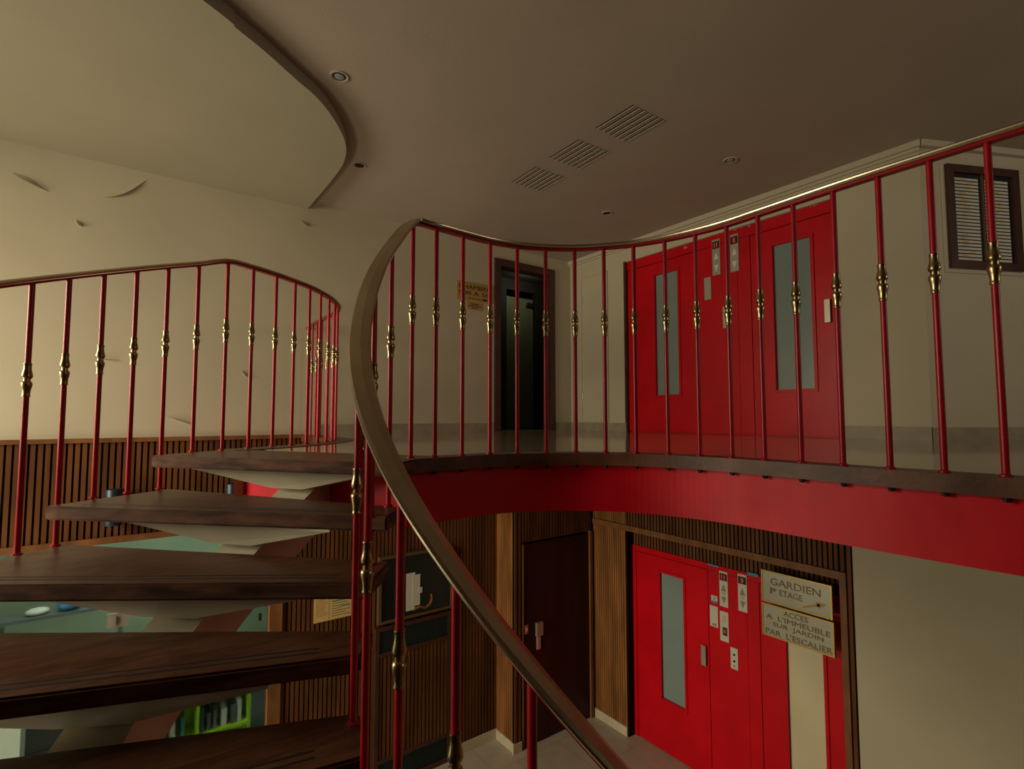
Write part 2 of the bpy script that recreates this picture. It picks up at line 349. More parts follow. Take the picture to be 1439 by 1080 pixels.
bm=bmesh.new(); box(bm,(XW-.045,yc-.02,ZC-.05),(XW,YW,ZC)); box(bm,(XW-.02,yc-.01,ZC-.075),(XW,YW,ZC-.05)); obox(bm,CP,ND,Z,NN,-.01,3,ZC-.05,ZC,0,.045); struct('trim_2', bm, 'mould')
# flush service door between corner and lifts
pa=ax_(819,480,XW).y; pb=ax_(854,480,XW).y; pt=ax_(836,388,XW).z
d=struct('door_2', B((XW-.012,pb,.13),(XW,pa,pt)), 'wall')
bm=bmesh.new(); 
for (y0,y1,z0,z1) in ((pb-.015,pb,.11,pt+.02),(pa,pa+.015,.11,pt+.02),(pb,pa,pt,pt+.02),(pb,pa,.11,.13)): box(bm,(XW-.02,y0,z0),(XW,y1,z1))
obj('door_frame',bm,'mould',d)
bm=bmesh.new()
for z in (.45,1.75): lathe(bm,[(z-.05,.006),(z+.05,.006)],(XW-.018,pa-.01,0),8)
obj('hinge',bm,'steel',d)
# generic lift front facing -x
def lift_front(num, x, pL, pR, z0, z1, win, seamz, handle, wm, hinge_lbl=None):
    """one red lift door with window; pL,pR pixel columns; win=(pl,pr,ytop,ybot)"""
    y1=ax_(pL,480,x).y if isinstance(pL,int) else pL; y0=ax_(pR,480,x).y if isinstance(pR,int) else pR
    wl_=ax_(win[0],win[2],x); wr=ax_(win[1],win[3],x); zt=ax_(win[0],win[2],x).z; zb=ax_(win[0],win[3],x).z
    bm=bmesh.new(); g=.004
    box(bm,(x-.03,wl_.y,z0),(x,y1-g,z1)); box(bm,(x-.03,y0+g,z0),(x,wr.y,z1)); box(bm,(x-.03,wr.y,zt),(x,wl_.y,z1)); box(bm,(x-.03,wr.y,z0),(x,wl_.y,zb))
    d=struct('door_%d'%num,bm,'red')
    fr=bmesh.new(); e=.028
    for (a,b,c,dd) in ((wl_.y-.004,wl_.y+e,zb-e,zt+e),(wr.y-e,wr.y,zb-e,zt+e),(wr.y,wl_.y,zt,zt+e),(wr.y,wl_.y,zb-e,zb)): box(fr,(x-.043,a,c),(x-.03,b,dd))
    wf=obj('window_frame',fr,'red',d)
    obj('pane',B((x-.008,wr.y,zb),(x-.002,wl_.y,zt)),wm,wf)
    if handle:
        h0=ax_(handle[0],handle[2],x-.06); h1=ax_(handle[1],handle[3],x-.06)
        bm=bmesh.new(); box(bm,(x-.062,h1.y,h1.z),(x-.05,h0.y,h0.z)); box(bm,(x-.05,h1.y+.008,h1.z+.02),(x-.03,h0.y-.008,h0.z-.02)); obj('door_handle',bm,'steel',d)
    return d,y0,y1
# upper lifts
bk=bmesh.new(); box(bk,(XRU,ey0,0),(XRU+.05,ey1,ez)); box(bk,(XRU-.03,ey0,1.985),(XRU,ey1,ez))
yL=ax_(985,480,XRU).y; yM=ax_(1060,480,XRU).y; yMM=ax_(1041,480,XRU).y
box(bk,(XRU-.03,yM+.004,.01),(XRU,yMM-.001,1.98)); box(bk,(XRU-.033,yMM+.001,.01),(XRU,ax_(1003,480,XRU).y-.001,1.98)); box(bk,(XRU-.03,ax_(1003,480,XRU).y+.001,.01),(XRU,yL-.004,1.98))
lf=struct('wall_lift_front',bk,'red')
bm=bmesh.new()
box(bm,(XW-.005,ey1-.012,0),(XRU,ey1+.02,ez+.01)); struct('trim_3',bm,'framew')
lift_front(3,XRU,ey1-.015,yL,.012,1.975,(922,958,388,555),0,None,'frost')
lift_front(4,XRU,yM,ey0+.005,.012,1.975,(1087,1148,347,548),0,(1158,1167,421,452),'frost')
def plate_at(name,label,cat,x,p,extra=None,mname='plate',group=None):
    a=ax_(p[0],p[2],x); b=ax_(p[1],p[3],x); t=thing(name,label,cat,(x,b.y,b.z),group)
    obj('plate',B((x-.008,b.y,b.z),(x,a.y,a.z)),mname,t)
    return t,a,b
def rectp(t,name,x,a,b,u0,u1,v0,v1,mname,dx=.010,d0=.008):
    # u from left (a) to right (b), v from bottom to top
    y0=a.y+(b.y-a.y)*u0; y1=a.y+(b.y-a.y)*u1; z0=b.z+(a.z-b.z)*v0; z1=b.z+(a.z-b.z)*v1
    return obj(name,B((x-dx,y0,z0),(x-d0,y1,z1)),mname,t)
def tri(t,name,x,a,b,uc,uw,v0,v1,up,mname):
    bm=bmesh.new(); P=lambda u,v:(x-.0095,a.y+(b.y-a.y)*u,b.z+(a.z-b.z)*v)
    pts=[P(uc-uw,v0),P(uc+uw,v0),P(uc,v1)] if up else [P(uc-uw,v1),P(uc+uw,v1),P(uc,v0)]
    fr=[bm.verts.new(p) for p in pts]; bk=[bm.verts.new((x-.0079,p[1],p[2])) for p in pts]
    bm.faces.new(fr); bm.faces.new(bk)
    for i in range(3): bm.faces.new((fr[i],fr[(i+1)%3],bk[(i+1)%3],bk[i]))
    return obj(name,bm,mname,t)
def call_display(x,p,label,digit,group,am='whitep',lines=False,body='steel'):
    t,a,b=plate_at('lift_indicator',label,'lift indicator',x,p,mname=body,group=group)
    sc=rectp(t,'display',x,a,b,.06,.94,.74,.94,'black')
    w_=abs(b.y-a.y); h_=a.z-b.z
    text(digit,'red_led',Vector((x-.010,a.y-w_*(.30 if len(digit)>1 else .38),b.z+h_*.78)),-Yv,Z,-X,w_*(.34 if len(digit)>1 else .24),h_*.12,sc,name='digits',depth=.001)
    tri(t,'up_arrow',x,a,b,.5,.3,.44,.64,True,am); tri(t,'down_arrow',x,a,b,.5,.3,.08,.28,False,am)
    if lines:
        bm=bmesh.new()
        for v in (.34,.37,.40): box(bm,(x-.0095,a.y-w_*.3,b.z+h_*v),(x-.008,a.y-w_*.7,b.z+h_*(v+.012)))
        obj('printed_lines',bm,am,t)
    return t
xu=XRU-.033
call_display(xu,(1001,1013,338,385),'left of the two slim grey lift indicators upstairs, its display lit 11','11',None)
call_display(xu,(1026,1039,331,380),'right of the two slim grey lift indicators upstairs, its display lit 0','0',None)
plate_at('wall_plate','blank light grey plate left of the upstairs lift indicators','plate',xu+.003,(990,1000,391,420),mname='steel')
plate_at('wall_plate','narrow grey plate low between the upstairs red lift doors','plate',xu,(1016,1024,431,460),mname='steel')
plate_at('notice_plate','grey notice plate at the right edge of the upstairs right lift door','plate',xu+.003,(1178,1186,345,381),mname='steel')
for k,(px,py,s) in enumerate([(964,347,.05),(1030,322,.045),(1048,318,.06),(1140,290,.05),(1128,291,.03)]):
    p=ax_(px,py,XRU-.031); bm=bmesh.new()
    for j in range(5):
        oy=random.uniform(-s,s); oz=random.uniform(-.012,.012)
        v=[bm.verts.new((p.x,p.y+oy+random.uniform(.004,.014)*math.cos(a),p.z+oz+random.uniform(.003,.009)*math.sin(a))) for a in [i*PI/3.5 for i in range(7)]]; bm.faces.new(v)
    obj('paint_scuff',bm,'scuff',lf)
# directory board on the corner wall
bn=NN
c0=ap_(1325,236,CP,NN); c1=ap_(1433,376,CP,NN); u0=(c0-CP).dot(ND); u1=(c1-CP).dot(ND); zt=ap_(1325,232,CP,NN).z; zb=ap_(1325,377,CP,NN).z
t=thing('directory_board','dark framed board of name strips hung on the upstairs wall at far right','board',CP+ND*u0+Z*zb)
def fr(bm,m0,m1,n0,n1):
    for (a,b,c,d_) in ((u0-m1,u0-m0,zb-m1,zt+m1),(u1+m0,u1+m1,zb-m1,zt+m1),(u0-m0,u1+m0,zt+m0,zt+m1),(u0-m0,u1+m0,zb-m1,zb-m0)): obox(bm,CP,ND,Z,NN,a,b,c,d_,n0,n1)
    return bm
obj('outer_frame',fr(bmesh.new(),.0,.03,0,.012),'mould',t)
obj('frame',fr(bmesh.new(),-.06,-.0,0,.035),'framew',t)
bm=bmesh.new(); obox(bm,CP,ND,Z,NN,u0+.06,u1-.06,zb+.06,zt-.06,0,.006); obj('backing',bm,'dark',t)
cm=(u0+u1)/2; bm=bmesh.new(); obox(bm,CP,ND,Z,NN,cm-.006,cm+.006,zb+.06,zt-.06,.006,.022); obj('divider',bm,'bronze',t)
nS=24; hh=(zt-zb-.16)/nS; strip=None
for c in range(2):
    a_=u0+.085 if c==0 else cm+.03; b_=cm-.03 if c==0 else u1-.085
    for k in range(nS):
        bm=bmesh.new(); z=zb+.075+k*hh; obox(bm,CP,ND,Z,NN,a_,b_,z,z+hh*.66,.006,.010); o=obj('name_strip',bm,'paper',t)
        if random.random()<.8:
            bm=bmesh.new(); s=random.uniform(.1,.6); obox(bm,CP,ND,Z,NN,a_+(b_-a_)*s,a_+(b_-a_)*min(1,s+.25),z+.002,z+hh*.5,.010,.0108); obj('name_label',bm,'yellow',o)
# ------------------------------------------------------------------ ceiling fittings
for (px,py,lab) in [(477,107,'recessed round ceiling spot nearest the curved ceiling edge, top of photo'),(505,232,'small recessed ceiling spot by the tip of the lowered ceiling'),(1026,225,'recessed ceiling spot tilted in a pale ring, right of the vents'),(853,299,'small dark recessed ceiling spot above the far passage corner')]:
    p=az_(px,py,ZC); t=thing('ceiling_spotlight',lab,'ceiling light',(p.x,p.y,ZC),'recessed ceiling spots')
    bm=bmesh.new(); n=24
    prof=[(0,.060),(-.006,.058),(-.008,.052),(-.004,.042),(.0,.040)]
    rings=[[bm.verts.new((p.x+r*math.cos(2*PI*i/n),p.y+r*math.sin(2*PI*i/n),ZC+z)) for i in range(n)] for z,r in prof]
    for a,b in zip(rings,rings[1:]):
        for i in range(n): bm.faces.new((a[i],a[(i+1)%n],b[(i+1)%n],b[i]))
    obj('trim_ring',bm,'ceil',t,smooth=True)
    obj('can',lathe(bmesh.new(),[(-.003,.040),(-.0015,.040)],(p.x,p.y,ZC),20),'black',t)
    if px in (477,1026): obj('lens',lathe(bmesh.new(),[(-.009,.020),(-.006,.030),(-.003,.031)],(p.x,p.y,ZC),20),'lens',t,smooth=True)
vg=[(((837.6,180),(890.7,147.3)),((878.5,198.4),(932.5,167.7)),'nearest'),(((772.5,221.7),(814.3,196)),((812,236.3),(855,212)),'middle'),(((719.4,256.2),(753.8,234)),((757.3,267.8),(792.4,248)),'farthest')]
for (s0,s1,wh) in vg:
    A0,A1=az_(*s0[0],ZC),az_(*s0[1],ZC); B0,B1=az_(*s1[0],ZC),az_(*s1[1],ZC)
    t=thing('ceiling_vent','slotted air vent in the ceiling, %s of the three in the row'%wh,'vent',A0,'slotted ceiling vents')
    for k in range(7):
        f_=k/6; a=A0.lerp(B0,f_); b=A1.lerp(B1,f_); u=(b-a).normalized(); L_=(b-a).length; n_=Vector((-u.y,u.x,0))
        bm=bmesh.new(); obox(bm,a,u,n_,-Z,0,L_,-.006,.006,0,.002); obj('slot',bm,'dark',t)
        bm=bmesh.new(); obox(bm,a,u,n_,-Z,0,L_,.006,.011,0,.006); obj('slot_lip',bm,'mould',t)
# ------------------------------------------------------------------ landing edge, fascia
bm=bmesh.new(); e0=offs(hole,.045); e1=offs(hole,-.07)
st=cf(-.455,2.02); 
band(bm,e0,e1,-.056,.003)
rimo=struct('trim_4',bm,'rim')
bm=bmesh.new(); band(bm,offs(leftp,-.04),offs(leftp,.14),-.056,.003); struct('trim_5',bm,'rim')
fp=[cf(-1.46,2.86),cf(-1.0,2.62),cf(-.60,2.42),cf(-.36,2.42)]
fl_=[p for p in reversed(offs(leftp,.10))]
path=fl_[:-1]+[cf(-1.43,2.84)]
band_l=path+[cf(-1.1,2.66),cf(-.72,2.46),cf(-.50,2.36),cf(-.36,2.40)]
fpath=[p.copy() for p in offs(hole,-.02)]
full=band_l[:-1]+fpath
bm=bmesh.new(); band(bm,full,offs(full,-.03),-.29,-.055); struct('trim_6',bm,'redf')
# dark nuts under the rim
# ------------------------------------------------------------------ balusters and railings
COLLAR=[(.0,.0128),(.0025,.0136),(.005,.0124),(.010,.0122),(.022,.0124),(.034,.0148),(.044,.0170),(.050,.0174),(.0555,.0160),(.059,.0132),(.0605,.0114),(.0695,.0114),(.071,.0132),(.0745,.0160),(.080,.0174),(.086,.0170),(.096,.0148),(.108,.0124),(.120,.0122),(.125,.0124),(.1275,.0136),(.130,.0128)]
cb=bmesh.new(); lathe(cb,[(z-.065,r*1.02) for z,r in COLLAR],(0,0,0),18)
cme=bpy.data.meshes.new('brass_collar'); bmesh.ops.recalc_face_normals(cb,faces=cb.faces[:]); cb.to_mesh(cme); cb.free(); cme.materials.append(M['brass'])
for p in cme.polygons: p.use_smooth=True
cme.set_sharp_from_angle(angle=math.radians(50))
nme=None
def baluster(root,P,zb,zt,zc,nut=False):
    bm=bmesh.new(); lathe(bm,[(zb,.0175),(zb+.005,.0175),(zb+.009,.0103),(zc-.06,.0103),(zc+.06,.0103),(zt,.0103)],(P.x,P.y,0),12)
    b=obj('baluster',bm,'redp',root,smooth=True)
    if nut:
        bm=bmesh.new(); lathe(bm,[(-.074,.007),(-.070,.011),(-.056,.012)],(P.x,P.y,0),8); obj('nut',bm,'dark',b)
    c=bpy.data.objects.new('brass_collar',cme); C.objects.link(c); c.parent=b; c.location=Vector((P.x,P.y,zc))-base_of(b)
RH=1.055
PROF=[(-.033,-.006),(-.034,.000),(-.028,.006),(.002,.011),(.028,.005),(.034,-.001),(.033,-.006),(.026,-.012),(-.026,-.012)]
def rails(root,pts,zs,thin=1.0):
    P=catmull([Vector((p.x,p.y,z)) for p,z in zip(pts,zs)],8)
    obj('handrail',sweep(bmesh.new(),[(a*thin,b*thin) for a,b in PROF],P),'rail',root,smooth=True,ang=9)
    obj('rail_bar',sweep(bmesh.new(),[(-.015,-.020),(-.015,-.0115),(.015,-.0115),(.015,-.020)],P),'redp',root)
root=thing('stair_railing','red railing with wide brass handrail curving round the stairwell and down the inner stair','railing',cf(*arc[5]))
pi=[cf(*p) for p in inner]; pa_=[cf(*p) for p in arc]
zi=[RH-k*R for k in range(len(pi))]
for k,p in enumerate(pi): baluster(root,p,(-k*R)+.0 if k else 0.003,zi[k]-.018,.655-k*R)
for p in pa_: baluster(root,p,.003,RH-.018,.655,nut=True)
pts=list(reversed(pi))+pa_; zs=list(reversed(zi))+[RH]*len(pa_)
ex=(pts[0]*2-pts[1]); pts=[ex]+pts; zs=[zs[0]-R*.8]+zs
rails(root,pts,zs)
root=thing('outer_railing','red railing with slim brass handrail along the outer stair edge up to the cream wall','railing',cf(*outer[0]))
po=[cf(*p) for p in outer]; pl=[cf(*p) for p in left]
for k,p in enumerate(po):
    tread=0 if k<2 else (k-2)//3+1
    baluster(root,p,-tread*R,RH-.055*k-.018,.655-.055*k)
for p in pl: baluster(root,p,.003,RH-.018,.655)
wallp=cf(*left[-1])+(cf(*left[-1])-cf(*left[-2])); 
k_=(YW-.005-pl[-1].y)/(wallp.y-pl[-1].y); wallp=pl[-1]+(wallp-pl[-1])*k_
pts=list(reversed(po))+pl+[wallp]; zs=list(reversed([RH-.055*k for k in range(len(po))]))+[RH]*(len(pl)+1)
rails(root,pts,zs,.72)
# ------------------------------------------------------------------ staircase
# corners per tread: inner front, outer front, outer back, inner back (plan, from the eye point)
T=[((-.45,2.06),(-1.69,2.46),(-1.57,2.93),(-.36,2.44)),
   ((-.445,1.88),(-1.857,2.10),(-1.687,2.60),(-.43,2.08)),
   ((-.455,1.70),(-1.94,1.665),(-1.85,2.20),(-.445,1.94)),
   ((-.445,1.58),(-1.93,1.15),(-1.945,1.74),(-.455,1.76)),
   ((-.375,1.40),(-1.80,.70),(-1.94,1.24),(-.45,1.60)),
   ((-.27,1.25),(-1.50,.30),(-1.82,.78),(-.385,1.42)),
   ((-.14,1.13),(-1.09,.00),(-1.53,.38),(-.28,1.27)),
   ((.02,1.05),(-.66,-.23),(-1.12,.07),(-.15,1.15)),
   ((.18,1.01),(-.22,-.38),(-.70,-.17),(.01,1.08)),
   ((.38,.99),(.28,-.46),(-.26,-.33),(.17,1.03))]
st=thing('staircase','open spiral staircase of dark worn wooden treads on a cream steel spine','staircase',cf(-1.0,2.0,-2*R))
TH=.054; spine=[]
for k,(a,b,c,d_) in enumerate(T):
    a,b,c,d_=[cf(*q) for q in (a,b,c,d_)]; z=-k*R+ (.001 if k==0 else 0)
    bm=bmesh.new(); prism(bm,[(p.x,p.y) for p in (a,b,c,d_)],z-TH,z)
    bmesh.ops.bevel(bm,geom=[e for e in bm.edges],offset=.007,segments=2,affect='EDGES')
    tr=obj('tread',bm,['tread','tread_edge'],st)
    for p_ in tr.data.polygons:
        if p_.normal.z<.9: p_.material_index=1
    # two dark anti-slip grooves near the front edge
    if k>=1:
        bm=bmesh.new(); ab=(b-a).normalized(); nb=Vector((-ab.y,ab.x,0)); 
        if nb.dot(d_-a)<0: nb=-nb
        for o_ in (.048,.078):
            obox(bm,Vector((a.x,a.y,z)),ab,nb,Z,.12,(b-a).length-.12,o_,o_+.008,-.002,.0007)
        obj('anti_slip_strip',bm,'black',tr)
    mf=a.lerp(b,.475); mb=d_.lerp(c,.475); m=mf.lerp(mb,.50); ax=(b.lerp(c,.5)-a.lerp(d_,.5)).normalized(); dp=Vector((-ax.y,ax.x,0))
    if dp.dot(mb-mf)<0: dp=-dp
    zt=z-TH; zb=zt-.088
    m=Vector((m.x,m.y,0)); bm=bmesh.new(); top=[];bot=[]
    for (i,j) in ((-.46,-.12),(.55,-.14),(.55,.14),(-.46,.12)):
        q=m+ax*i+dp*j; top.append(bm.verts.new((q.x,q.y,zt)))
    for (i,j) in ((-.09,-.09),(.09,-.09),(.09,.11),(-.09,.11)):
        q=m+ax*i+dp*j; bot.append(bm.verts.new((q.x,q.y,zb)))
    t2=[bm.verts.new((v.co.x,v.co.y,zt-.008)) for v in top]
    bm.faces.new(top); bm.faces.new(bot)
    for i in range(4):
        bm.faces.new((top[i],top[(i+1)%4],t2[(i+1)%4],t2[i])); bm.faces.new((t2[i],t2[(i+1)%4],bot[(i+1)%4],bot[i]))
    obj('tread_bracket',bm,'cream',st)
    spine.append((m,ax,zb))
S=[Vector((m.x,m.y,zb)) for m,ax,zb in spine]
S=[S[0]+(S[0]-S[1])*.35]+S+[S[-1]+(S[-1]-S[-2])]
SP=catmull(S,6)
bm=bmesh.new(); rings=[]
for i,p in enumerate(SP):
    t_=(SP[min(i+1,len(SP)-1)]-SP[max(i-1,0)]); t_.z=0; t_.normalize(); s=Vector((t_.y,-t_.x,0))
    rings.append([bm.verts.new(p+s*.09+Z*.004),bm.verts.new(p-s*.09+Z*.004),bm.verts.new(p-s*.08-Z*.22),bm.verts.new(p+s*.08-Z*.22)])
for a,b in zip(rings,rings[1:]):
    for i in range(4): bm.faces.new((a[i],a[(i+1)%4],b[(i+1)%4],b[i])).material_index=(0 if i==0 else 1)
bm.faces.new(rings[0]); bm.faces.new(rings[-1]); obj('spine_beam',bm,['cream','terra'],st)
e=S[-1]; bm=bmesh.new(); lathe(bm,[(ZL,.09),(ZL+.01,.06),(e.z-.2,.06)],(S[-2].x,S[-2].y,0),16); obj('support_column',bm,'cream',st,smooth=True)
# ------------------------------------------------------------------ lower storey, wall with panelling (y = YW)
jx0=ay_(376,920,YW).x; jx1=ay_(394,920,YW).x
zc1=.012; zp0=-.80
bm=bmesh.new(); slats(bm,Vector((0,YW,0)),X,-Yv,-3.6,linl[-1].x+.3,zp0,zc1-.03); 
slats(bm,Vector((0,YW,0)),X,-Yv,jx1,3.66,ZL,zp0); slats(bm,Vector((0,YW,0)),X,-Yv,linl[-1].x+.3,3.66,zp0,ZU)
struct('wall_left_lower',bm,['slat','slatd'])
bm=bmesh.new(); box(bm,(-3.6,YW-.03,zc1-.035),(leftp[-1].x-.03,YW,zc1)); box(bm,(-3.6,YW-.03,zp0-.02),(jx1,YW,zp0+.03)); box(bm,(jx0,YW-.04,ZL),(jx1,YW+.06,zp0-.02)); struct('trim_7',bm,'trimw')
bm=bmesh.new(); box(bm,(jx1,YW-.03,ZL),(3.66,YW-.014,ZL+.11)); struct('baseboard_left_lower',bm,'base2')
# glazed office behind the stair
wn=struct('window_1',B((-3.6,YW+.02,ZL),(jx0,YW+.03,zp0)),'glass')
lk=ay_(150,864,YW); lk2=ay_(181,878,YW)
bm=bmesh.new(); box(bm,(lk.x,YW+.005,lk2.z),(lk2.x,YW+.02,lk.z)); box(bm,(lk.x+.03,YW-.012,lk2.z+.02),(lk.x+.06,YW+.005,lk.z-.02)); obj('glass_lock',bm,'steel',wn)
bm=bmesh.new(); l3=ay_(366,862,YW); box(bm,(l3.x-.012,YW-.0,l3.z-.06),(l3.x+.012,YW+.02,l3.z)); obj('latch',bm,'dark',wn)
YO=8.0
bm=bmesh.new(); box(bm,(-6,YO,ZL),(3.0,YO+.1,-.2)); box(bm,(3.0,YW+.2,ZL),(3.1,YO,-.2)); box(bm,(-6,YW+.15,-.45),(3.0,YO,-.35)); struct('wall_office',bm,'green')
struct('floor_office',B((-6,YW+.05,ZL-.1),(3.0,YO,ZL)),'grey')
area('office_ceiling_light',(0.2,6.6,-.5),(0,0,0),2.5,.8,26,(.95,1,.85))
# lime shelf with folders
ya=6.9
q0=ay_(238,955,ya); q1=ay_(345,1015,ya)
x0,x1=q0.x-.25,q1.x+.05; zt=ay_(300,935,ya).z; zb_=ZL
t=thing('shelf_unit','lime green shelving with white folders seen through the office glass','shelf',((x0+x1)/2,ya+.15,ZL))
bm=bmesh.new(); box(bm,(x0,ya,zb_),(x0+.03,ya+.3,zt)); box(bm,(x1-.03,ya,zb_),(x1,ya+.3,zt)); box(bm,((x0+x1)/2-.015,ya,zb_),((x0+x1)/2+.015,ya+.3,zt)); box(bm,(x0,ya+.3,zb_),(x1,ya+.31,zt)); obj('side_panels',bm,'lime',t)
nz=int((zt-zb_)/.36)
for k in range(nz+1): obj('shelf_board',B((x0+.03,ya+.005,zt-.03-k*.36),(x1-.03,ya+.295,zt-k*.36)),'lime',t)
for c in range(2):
    for r_ in range(min(4,nz)):
        xx=(x0+.05 if c==0 else (x0+x1)/2+.03); zz=zt-.03-(r_+1)*.36
        while xx<(x0+x1)/2*(1 if c==0 else 0)+(0 if c==0 else x1)-.12:
            wd=random.uniform(.03,.06); hh_=random.uniform(.18,.26)
            tag(obj('folder',B((xx,ya+.05,zz+.0305),(xx+wd,ya+.28,zz+.03+hh_)),random.choice(['whitep','grey','inkb'])),'office folder standing upright on the lime green shelving','folder','folders on the lime shelves'); xx+=wd+random.uniform(.004,.06)
g0=ay_(18,998,6.3); g1=ay_(92,1000,6.3)
t=thing('filing_cabinet','grey metal cabinet in the office behind the stair','cabinet',((g0.x+g1.x)/2,6.5,ZL))
obj('body',B((g0.x,6.3,ZL),(g1.x,6.7,g0.z)),'grey',t); 
for k in range(3): obj('drawer',B((g0.x+.02,6.285,ZL+.1+k*.4),(g1.x-.02,6.3,ZL+.46+k*.4)),'grey',t)
g=ay_(0,1000,5.9); tag(obj('white_box',B((g.x-.35,5.8,ZL),(g.x+.14,6.1,g.z)),'whitep'),'pale printed carton at the left frame edge inside the office','box')
# chair back and cap on top of a desk
dz=ay_(100,884,6.3).z
t=thing('office_desk','grey desk inside the green office, mostly hidden by the treads','desk',(ay_(80,880,6.3).x,6.5,ZL))
dx=ay_(80,880,6.3).x
obj('desk_top',B((dx-.5,6.86,dz-.03),(dx+.5,7.06,dz)),'grey',t)
for sx in (-.48,.44):
    for sy in (6.87,7.01): obj('leg',B((dx+sx,sy,ZL),(dx+sx+.04,sy+.04,dz-.03)),'grey',t)
def blob(name,px,py,y,rx,rz,m,lab,cat):
    p=ay_(px,py,y); bm=bmesh.new(); bmesh.ops.create_uvsphere(bm,u_segments=16,v_segments=10,radius=1)
    for v in bm.verts: v.co=Vector((p.x+v.co.x*rx,y+v.co.y*rx*.7,dz+rz+v.co.z*rz))
    return tag(obj(name,bm,m,None,smooth=True),lab,cat)
blob('cushion',97,876,6.95,.10,.045,'bluep','blue rounded object on the office desk behind the glass','cushion')
blob('bowl',52,877,6.95,.09,.035,'whitep','white rounded bowl on the office desk behind the glass','bowl')
# dark blue cylinder lamps
for (px,top,lab) in [(161,687,'dark blue cylinder wall lamp on the slats, left of the two, below tread'),(328,679,'dark blue cylinder wall lamp on the slats, right one near the landing')]:
    p=ay_(px,top,YW-.10); t=thing('wall_lamp',lab,'wall lamp',(p.x,YW,p.z-.14),'cylinder wall lamps')
    obj('shade',lathe(bmesh.new(),[(p.z-.28,.056),(p.z-.275,.060),(p.z-.005,.060),(p.z,.056)],(p.x,YW-.10,0),24),'navy',t,smooth=True)
    obj('mount',B((p.x-.02,YW-.045,p.z-.18),(p.x+.02,YW-.015,p.z-.10)),'dark',t)
# yellow timetable
a=ay_(441,829,YW-.02); b=ay_(495,872,YW-.02)
ys=YW-.016
t=thing('yellow_notice','yellow printed notice sheet pinned to the slatted wall left of the glass case','notice',(a.x,ys,b.z))
za=ay_(441,830,ys).z; zb_=ay_(441,876,ys).z; x0=ay_(441,850,ys).x; x1=ay_(500,850,ys).x
obj('sheet',B((x0,ys-.002,zb_),(x1,ys,za)),'yellow',t)
bm1=bmesh.new(); bm2=bmesh.new(); bm3=bmesh.new(); Wd=x1-x0; Hd=za-zb_
for k in range(14): box(bm1,(x0+.05*Wd,ys-.003,za-(.10+.055*k)*Hd),(x0+random.uniform(.22,.32)*Wd,ys-.002,za-(.088+.055*k)*Hd))
box(bm1,(x0+.345*Wd,ys-.003,zb_+.03*Hd),(x0+.35*Wd,ys-.002,za-.03*Hd))
for k in range(10): box(bm2,(x0+.42*Wd,ys-.003,za-(.22+.075*k)*Hd),(x0+random.uniform(.6,.95)*Wd,ys-.002,za-(.208+.075*k)*Hd))
for (u,v,l) in ((.5,.10,.4),(.05,.06,.2),(.42,.42,.2),(.6,.62,.25)): box(bm3,(x0+u*Wd,ys-.003,za-(v+.03)*Hd),(x0+(u+l)*Wd,ys-.002,za-v*Hd))
obj('printed_lines',bm1,'inkr',t); obj('printed_lines',bm2,'ink',t); obj('printed_heading',bm3,'inkb',t)
# glass display case
x0=ay_(530,800,YW).x; x1=ay_(633,800,YW).x; zt=ay_(633,765,YW).z; zb_=ay_(530,876,YW).z
t=thing('notice_case','glazed black notice board with slim brass frame on the lower slatted wall','notice board',(x0,YW,zb_))
bm=bmesh.new(); f_=.028
for (a_,b_,c_,d_) in ((x0,x0+f_,zb_,zt),(x1-f_,x1,zb_,zt),(x0+f_,x1-f_,zt-f_,zt),(x0+f_,x1-f_,zb_,zb_+f_)): box(bm,(a_,YW-.06,c_),(b_,YW-.014,d_))
obj('frame',bm,mat('tarnished_frame',(.16,.11,.045),.4,.5),t)
obj('glazed_panel',B((x0+f_,YW-.045,zb_+f_),(x1-f_,YW-.016,zt-f_)),'cork',t)
yp=YW-.047
for n_,(pa,pb,ya_,yb_) in enumerate([(571,583,806,856),(580,590,808,849),(588,593,825,832)]):
    A=ay_(pa,ya_,yp); Bq=ay_(pb,yb_,yp); tag(obj('paper_slip',B((A.x,yp-.001-.002*n_,Bq.z),(Bq.x,yp+.001-.002*n_,A.z)),'paper'),['long torn white paper slip hanging in the black notice case','shorter white printed slip overlapping the right of the long one','tiny white tab sticking out right of the slips in the case'][n_],'paper','slips in the notice case')
bm=bmesh.new(); pts=[ay_(u,v,yp-.004) for u,v in ((582,856),(590,852),(598,853),(604,848),(607,840),(606,834))]
for P_ in [catmull(pts,4)]: sweep(bm,[(.014*math.cos(i*PI/3),.014*math.sin(i*PI/3)) for i in range(6)],P_)
tag(obj('dried_branch',bm,'trimw',None,smooth=True),'small curled brown strip lying at the bottom of the notice case','branch')
# radiator cabinet under the case
x0=ay_(526,1000,YW-.05).x; x1=ay_(633,1000,YW-.05).x; zt=zb_-.03; y0=YW-.06
t=thing('radiator_cabinet','slatted wooden radiator cabinet with dark grilles standing under the notice case','cabinet',((x0+x1)/2,YW,ZL))
bm=bmesh.new(); box(bm,(x0,y0,ZL),(x0+.04,YW-.014,zt)); box(bm,(x1-.04,y0,ZL),(x1,YW-.014,zt)); box(bm,(x0+.04,y0,zt-.04),(x1-.04,YW-.014,zt)); box(bm,(x0+.04,y0,ZL),(x1-.04,YW-.014,ZL+.05)); box(bm,(x0+.04,y0,zt-.30),(x1-.04,YW-.014,zt-.26)); box(bm,(x0+.04,y0,ZL+.27),(x1-.04,YW-.014,ZL+.31)); obj('frame',bm,'framew',t)
bm=bmesh.new(); slats(bm,Vector((0,y0+.02,0)),X,-Yv,x0+.04,x1-.04,ZL+.31,zt-.30,d=.012); obj('slatted_panel',bm,['slat','slatd'],t)
